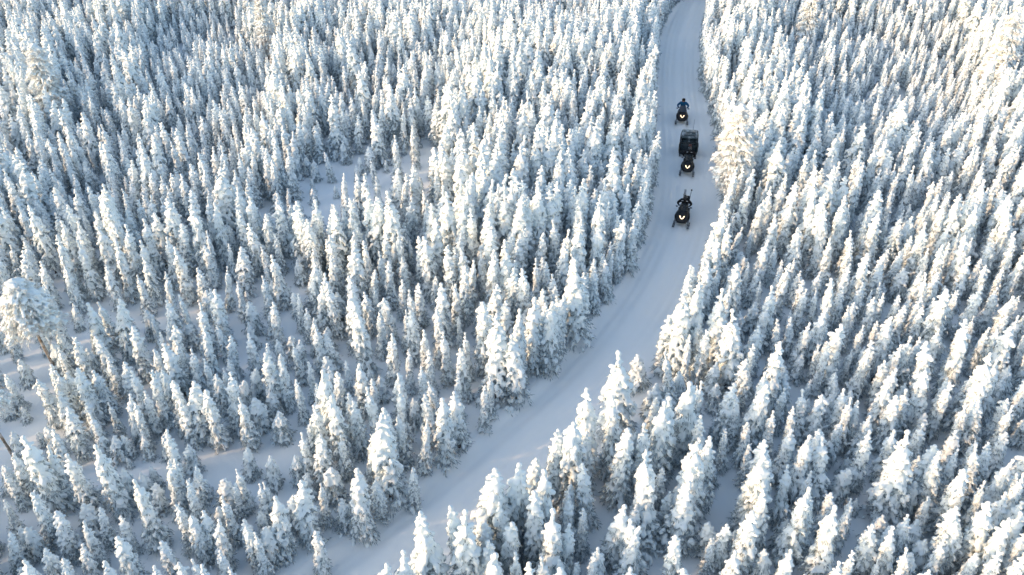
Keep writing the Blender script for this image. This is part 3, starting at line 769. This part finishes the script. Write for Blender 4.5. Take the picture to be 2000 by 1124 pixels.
def person(loc, rz, lean, mats, head, label):
    """Seated rider, one continuous skinned body from skull to boots; feet on the boards, hands at the grips."""
    hip = (0, .42, .88); sh_z = 1.42; sy = .30-lean
    V = [hip, (0, .40-lean*.3, 1.06), (0, .36-lean*.7, 1.24), (0, sy, sh_z), (0, sy-.01, sh_z+.085), (0, sy-.025, sh_z+.17), (0, sy-.03, sh_z+.27)]
    E = [(0, 1), (1, 2), (2, 3), (3, 4), (4, 5), (5, 6)]
    RAD = [.200, .195, .215, .175, .080, .092, .100]
    for s in (-1, 1):
        b = len(V)
        V += [(s*.23, sy, sh_z-.02), (s*.46, sy-.02, sh_z-.22), (s*.44, .10, 1.12), (s*.355, -.015, 1.085)]
        RAD += [.122, .100, .078, .052]; E += [(3, b), (b, b+1), (b+1, b+2), (b+2, b+3)]
        b = len(V)
        V += [(s*.12, .36, .86), (s*.27, .03, .80), (s*.30, .17, .42), (s*.30, .02, .355)]
        RAD += [.135, .110, .085, .066]; E += [(0, b), (b, b+1), (b+1, b+2), (b+2, b+3)]
    me = bpy.data.meshes.new('person'); me.from_pydata(V, E, []); o = bpy.data.objects.new('tmp', me); COL.objects.link(o)
    sk = o.modifiers.new('skin', 'SKIN'); sk.use_smooth_shade = True
    for k, v in enumerate(me.skin_vertices[0].data):
        v.radius = (RAD[k]*(1.15 if k in (1, 2, 3) else 1.0), RAD[k]*(.82 if k in (1, 2, 3) else 1.0)); v.use_root = (k == 0)
    ss = o.modifiers.new('sub', 'SUBSURF'); ss.levels = 2
    dg = bpy.context.evaluated_depsgraph_get()
    out = bpy.data.meshes.new_from_object(o.evaluated_get(dg)); bpy.data.objects.remove(o); bpy.data.meshes.remove(me)
    out.materials.clear()
    for m in mats: out.materials.append(m)                       # jacket, trousers, boots, skin
    for p in out.polygons:
        c = p.center
        p.material_index = 3 if (c.z > sh_z+.10) else 2 if c.z < .46 else 1 if (c.z < .98 and c.y > -.02 and abs(c.x) < .40 and not (c.z > .92 and abs(c.x) > .2)) else 0
    pr = bpy.data.objects.new('person', out); COL.objects.link(pr); pr.location = loc; pr.rotation_euler = (0, 0, rz)
    hc = Vector((0, sy-.04, sh_z+.21))
    def ball(name, c, s, m, parent, sub=2, cut=None):
        bm = bmesh.new(); bmesh.ops.create_icosphere(bm, subdivisions=sub, radius=1.0)
        for v in bm.verts: v.co = Vector((v.co.x*s[0], v.co.y*s[1], v.co.z*s[2])) + Vector(c)
        if cut: bmesh.ops.delete(bm, geom=[v for v in bm.verts if cut(v.co)], context='VERTS')
        return bm_obj(name, bm, m, parent, True)
    for s in (-1, 1): glove(pr, s, (s*.352, -.035, 1.085), M['suit_black'])
    if head == 'helmet':
        h = ball('helmet', hc+Vector((0, .005, .02)), (.15, .175, .17), M['helmet'], pr, 3)
        ball('visor', hc+Vector((0, -.055, .03)), (.118, .115, .065), M['visor'], h, 3)
        box_obj('chin_guard', hc+Vector((0, -.125, -.075)), (.16, .09, .075), M['helmet'], h, bev=.03)
        box_obj('peak', hc+Vector((0, -.15, .12)), (.17, .12, .02), M['helmet'], h, rot=(.35, 0, 0), bev=.008)
        for s in (-1, 1): box_obj('shoulder_stripe', (s*.155, sy-.165, sh_z+.015), (.13, .02, .04), M['white_decal'], pr, rot=(-.5, 0, -s*.5), bev=.004)
    else:
        nose = ball('nose', hc+Vector((0, -.115, -.005)), (.016, .026, .024), M['skin'], pr, 1)
        for s in (-1, 1):
            ball('eye', hc+Vector((s*.036, -.092, .028)), (.013, .010, .009), M['visor'], pr, 1)
            ball('ear', hc+Vector((s*.100, .0, .0)), (.014, .024, .032), M['skin'], pr, 1)
        ball('mouth', hc+Vector((0, -.098, -.045)), (.027, .010, .007), M['red_plate'], pr, 1)
        cap = ball('fur_hat', hc+Vector((0, .02, .075)), (.16, .165, .12), M['fur'], pr, 3)
        for s in (-1, 1): ball('ear_flap', hc+Vector((s*.105, .02, -.03)), (.035, .065, .085), M['fur'], cap, 2)
        ball('hood', hc+Vector((0, .075, -.11)), (.15, .085, .085), mats[0], pr, 2)
    tag(pr, label, 'person', 'riders on the snowmobiles')
    return pr

def trail_spot(px, py, ahead):
    """Ground spot of a front end seen at this pixel, and the heading towards the camera side of the trail."""
    x, y = at(px, py); a = math.atan2(x, y)
    return x, y, a
def put(front_px, turn, back):
    x, y = at(*front_px); ang = math.atan2(-x, y) + turn            # rotation that turns -Y towards the camera
    d = (math.sin(ang), -math.cos(ang))                              # forward
    cx_, cy_ = x - d[0]*back, y - d[1]*back
    return (cx_, cy_, float(ground_z(cx_, cy_))+.01), ang, d
P1, A1, D1 = put((1328, 449), R(-3), 1.5)
P2, A2, D2 = put((1340, 348), R(0), 1.5)
P3, A3, D3 = put((1330.5, 248), R(2), 1.5)
s1 = snowmobile(P1, A1, M['windshield'], M['white_decal'])
s2 = snowmobile(P2, A2, M['windshield'], M['white_decal'])
s3 = snowmobile(P3, A3, M['windshield_blue'], M['orange_decal'])
tag(s1, 'leading black snowmobile with lit headlights and upright gear on its rear rack', 'snowmobile', 'snowmobiles riding in line')
tag(s2, 'middle black snowmobile with lit headlights pulling the dark passenger cab', 'snowmobile', 'snowmobiles riding in line')
tag(s3, 'rearmost snowmobile with lit headlights and frosted windshield under the blue-jacketed rider', 'snowmobile', 'snowmobiles riding in line')
# rack, backrest and upright gear of the leading sled
rk = tube_obj('rear_rack', [(-.20, 1.20, .86), (-.22, 1.62, .88), (.22, 1.62, .88), (.20, 1.20, .86)], .016, M['dark_metal'], s1)
box_obj('backrest', (0, 1.18, 1.04), (.34, .09, .34), M['seat_vinyl'], s1, rot=(-.12, 0, 0), bev=.03)
roll = tube_obj('rolled_pack', [(-.13, 1.42, .90), (-.13, 1.46, 1.55)], [.085, .080], M['grey_metal'], s1, 12)
box_obj('pack_strap', (-.13, 1.44, 1.18), (.19, .19, .04), M['black_rubber'], roll, bev=.01)
pole = tube_obj('pole', [(.24, 1.40, .86), (.30, 1.46, 1.56)], .022, M['grey_metal'], s1, 8)
bmk = bmesh.new(); bmesh.ops.create_icosphere(bmk, subdivisions=2, radius=.062)
for v in bmk.verts: v.co += Vector((.302, 1.462, 1.58))
bm_obj('pole_knob', bmk, M['black_rubber'], pole, True)
box_obj('luggage_bag', (.05, 1.44, .98), (.42, .30, .20), M['suit_black'], s1, bev=.05)
person(P1, A1, .17, [M['suit_black'], M['suit_black'], M['black_rubber'], M['suit_black']], 'helmet', 'rider in black suit and helmet with pale shoulder stripes on the leading snowmobile')
person(P2, A2, .14, [M['suit_black'], M['suit_black'], M['black_rubber'], M['suit_black']], 'helmet', 'rider in black suit and helmet on the snowmobile pulling the cab')
person(P3, A3, .04, [M['suit_blue'], M['suit_navy'], M['black_rubber'], M['skin']], 'hat', 'rider in blue jacket and dark fur hat on the rearmost snowmobile')

# passenger cab on runners, towed behind the middle sled
CX = (P2[0]-D2[0]*3.25 - .14, P2[1]-D2[1]*3.25)
cab = empty('passenger_cab', (CX[0], CX[1], P2[2]), A2 + R(1))
cab.scale = (1, 1, .90)
tag(cab, 'dark boxy passenger cab on runners with glass front, towed behind the middle snowmobile', 'trailer')
box_obj('floor_tub', (0, 0, .42), (1.42, 1.95, .36), M['cab_frame'], cab, taper=(1.03, 1.0), bev=.05)
for sx in (-1, 1):
    for yy, nm in ((-.95, 'front_post'), (0, 'middle_post'), (.95, 'rear_post')):
        tube_obj('post', [(sx*.70, yy, .58), (sx*.68, yy*(.90 if yy < 0 else .97), 1.25), (sx*.60, yy*(.70 if yy < 0 else .88), 1.70)], .035, M['cab_frame'], cab)
    sg = plate('side_glass', [[(sx*.695, -.90, .62), (sx*.695, .90, .62)], [(sx*.675, -.83, 1.25), (sx*.675, .88, 1.25)], [(sx*.61, -.66, 1.66), (sx*.61, .80, 1.66)]], .012, M['cab_glass'], cab)
    dr = box_obj('door', (sx*.725, -.45, .72), (.035, .80, .55), M['cab_frame'], cab, bev=.015)
    box_obj('handle', (sx*.755, -.14, .86), (.03, .12, .03), M['grey_metal'], dr, bev=.008)
    run = [[(sx*.60-.07, yy, zz), (sx*.60+.07, yy, zz), (sx*.60+.07, yy, zz+.04), (sx*.60-.07, yy, zz+.04)] for yy, zz in ((-1.25, .24), (-1.12, .10), (-.9, .035), (0, .025), (1.1, .03))]
    loft_obj('runner', run, M['ski_plastic'], cab, smooth=False)
    for yy in (-.7, .6): tube_obj('strut', [(sx*.60, yy, .05), (sx*.58, yy, .32)], .03, M['grey_metal'], cab)
    tube_obj('side_rail', [(sx*.74, -.93, .60), (sx*.76, -.93, 1.10), (sx*.72, -.92, 1.42)], .018, M['grey_metal'] if sx < 0 else M['cab_frame'], cab)
fg = plate('front_glass', [[(x, -.965+.05*abs(x)**2, .62) for x in np.linspace(-.66, .66, 5)], [(x, -.87+.05*abs(x)**2, 1.25) for x in np.linspace(-.65, .65, 5)], [(x, -.69+.05*abs(x)**2, 1.64) for x in np.linspace(-.58, .58, 5)]], .012, M['cab_glass'], cab)
box_obj('notice_plate', (.12, -.915, 1.12), (.24, .010, .20), M['red_plate'], fg, rot=(-.16, 0, 0), bev=0)
plate('rear_glass', [[(x, .955, .62) for x in np.linspace(-.66, .66, 3)], [(x, .90, 1.66) for x in np.linspace(-.62, .62, 3)]], .012, M['cab_glass'], cab)
tube_obj('crossbar', [(-.66, -.84, 1.28), (0, -.885, 1.29), (.66, -.84, 1.28)], .028, M['cab_frame'], cab)
roof = loft_obj('roof', [[(hw*cx_*.93, .98*cy_*k*(.80 if cy_ < 0 else 1.0), z) for (cx_, cy_) in ((-1, -.85), (-.85, -1), (.85, -1), (1, -.85), (1, .85), (.85, 1), (-.85, 1), (-1, .85))] for z, hw, k in ((1.64, .66, .90), (1.70, .70, .93), (1.77, .66, .90), (1.80, .54, .80))], M['cab_roof'], cab, smooth=False)
box_obj('roof_hatch', (0, -.44, 1.806), (.86, .30, .03), M['cab_glass'], roof, bev=.012)
box_obj('roof_panel', (0, .28, 1.815), (.84, .70, .035), M['cab_roof'], roof, bev=.015)
for sx in (-1, 1): tube_obj('roof_rail', [(sx*.50, -.60, 1.80), (sx*.52, 0, 1.86), (sx*.50, .76, 1.80)], .018, M['grey_metal'], roof)
for sx in (-.32, .32):
    st = box_obj('passenger_seat', (sx, .30, .78), (.50, .50, .20), M['seat_vinyl'], cab, bev=.05)
    box_obj('passenger_backrest', (sx, .56, 1.06), (.48, .12, .60), M['seat_vinyl'], st, rot=(-.15, 0, 0), bev=.04)
tube_obj('tow_bar', [(-.30, -.98, .34), (0, -1.70, .44)], .025, M['dark_metal'], cab)
tube_obj('tow_bar', [(.30, -.98, .34), (0, -1.70, .44)], .025, M['dark_metal'], cab)
tube_obj('antenna', [(.22, .86, 1.78), (.24, .92, 2.75)], [.012, .006], M['black_rubber'], cab, 6)
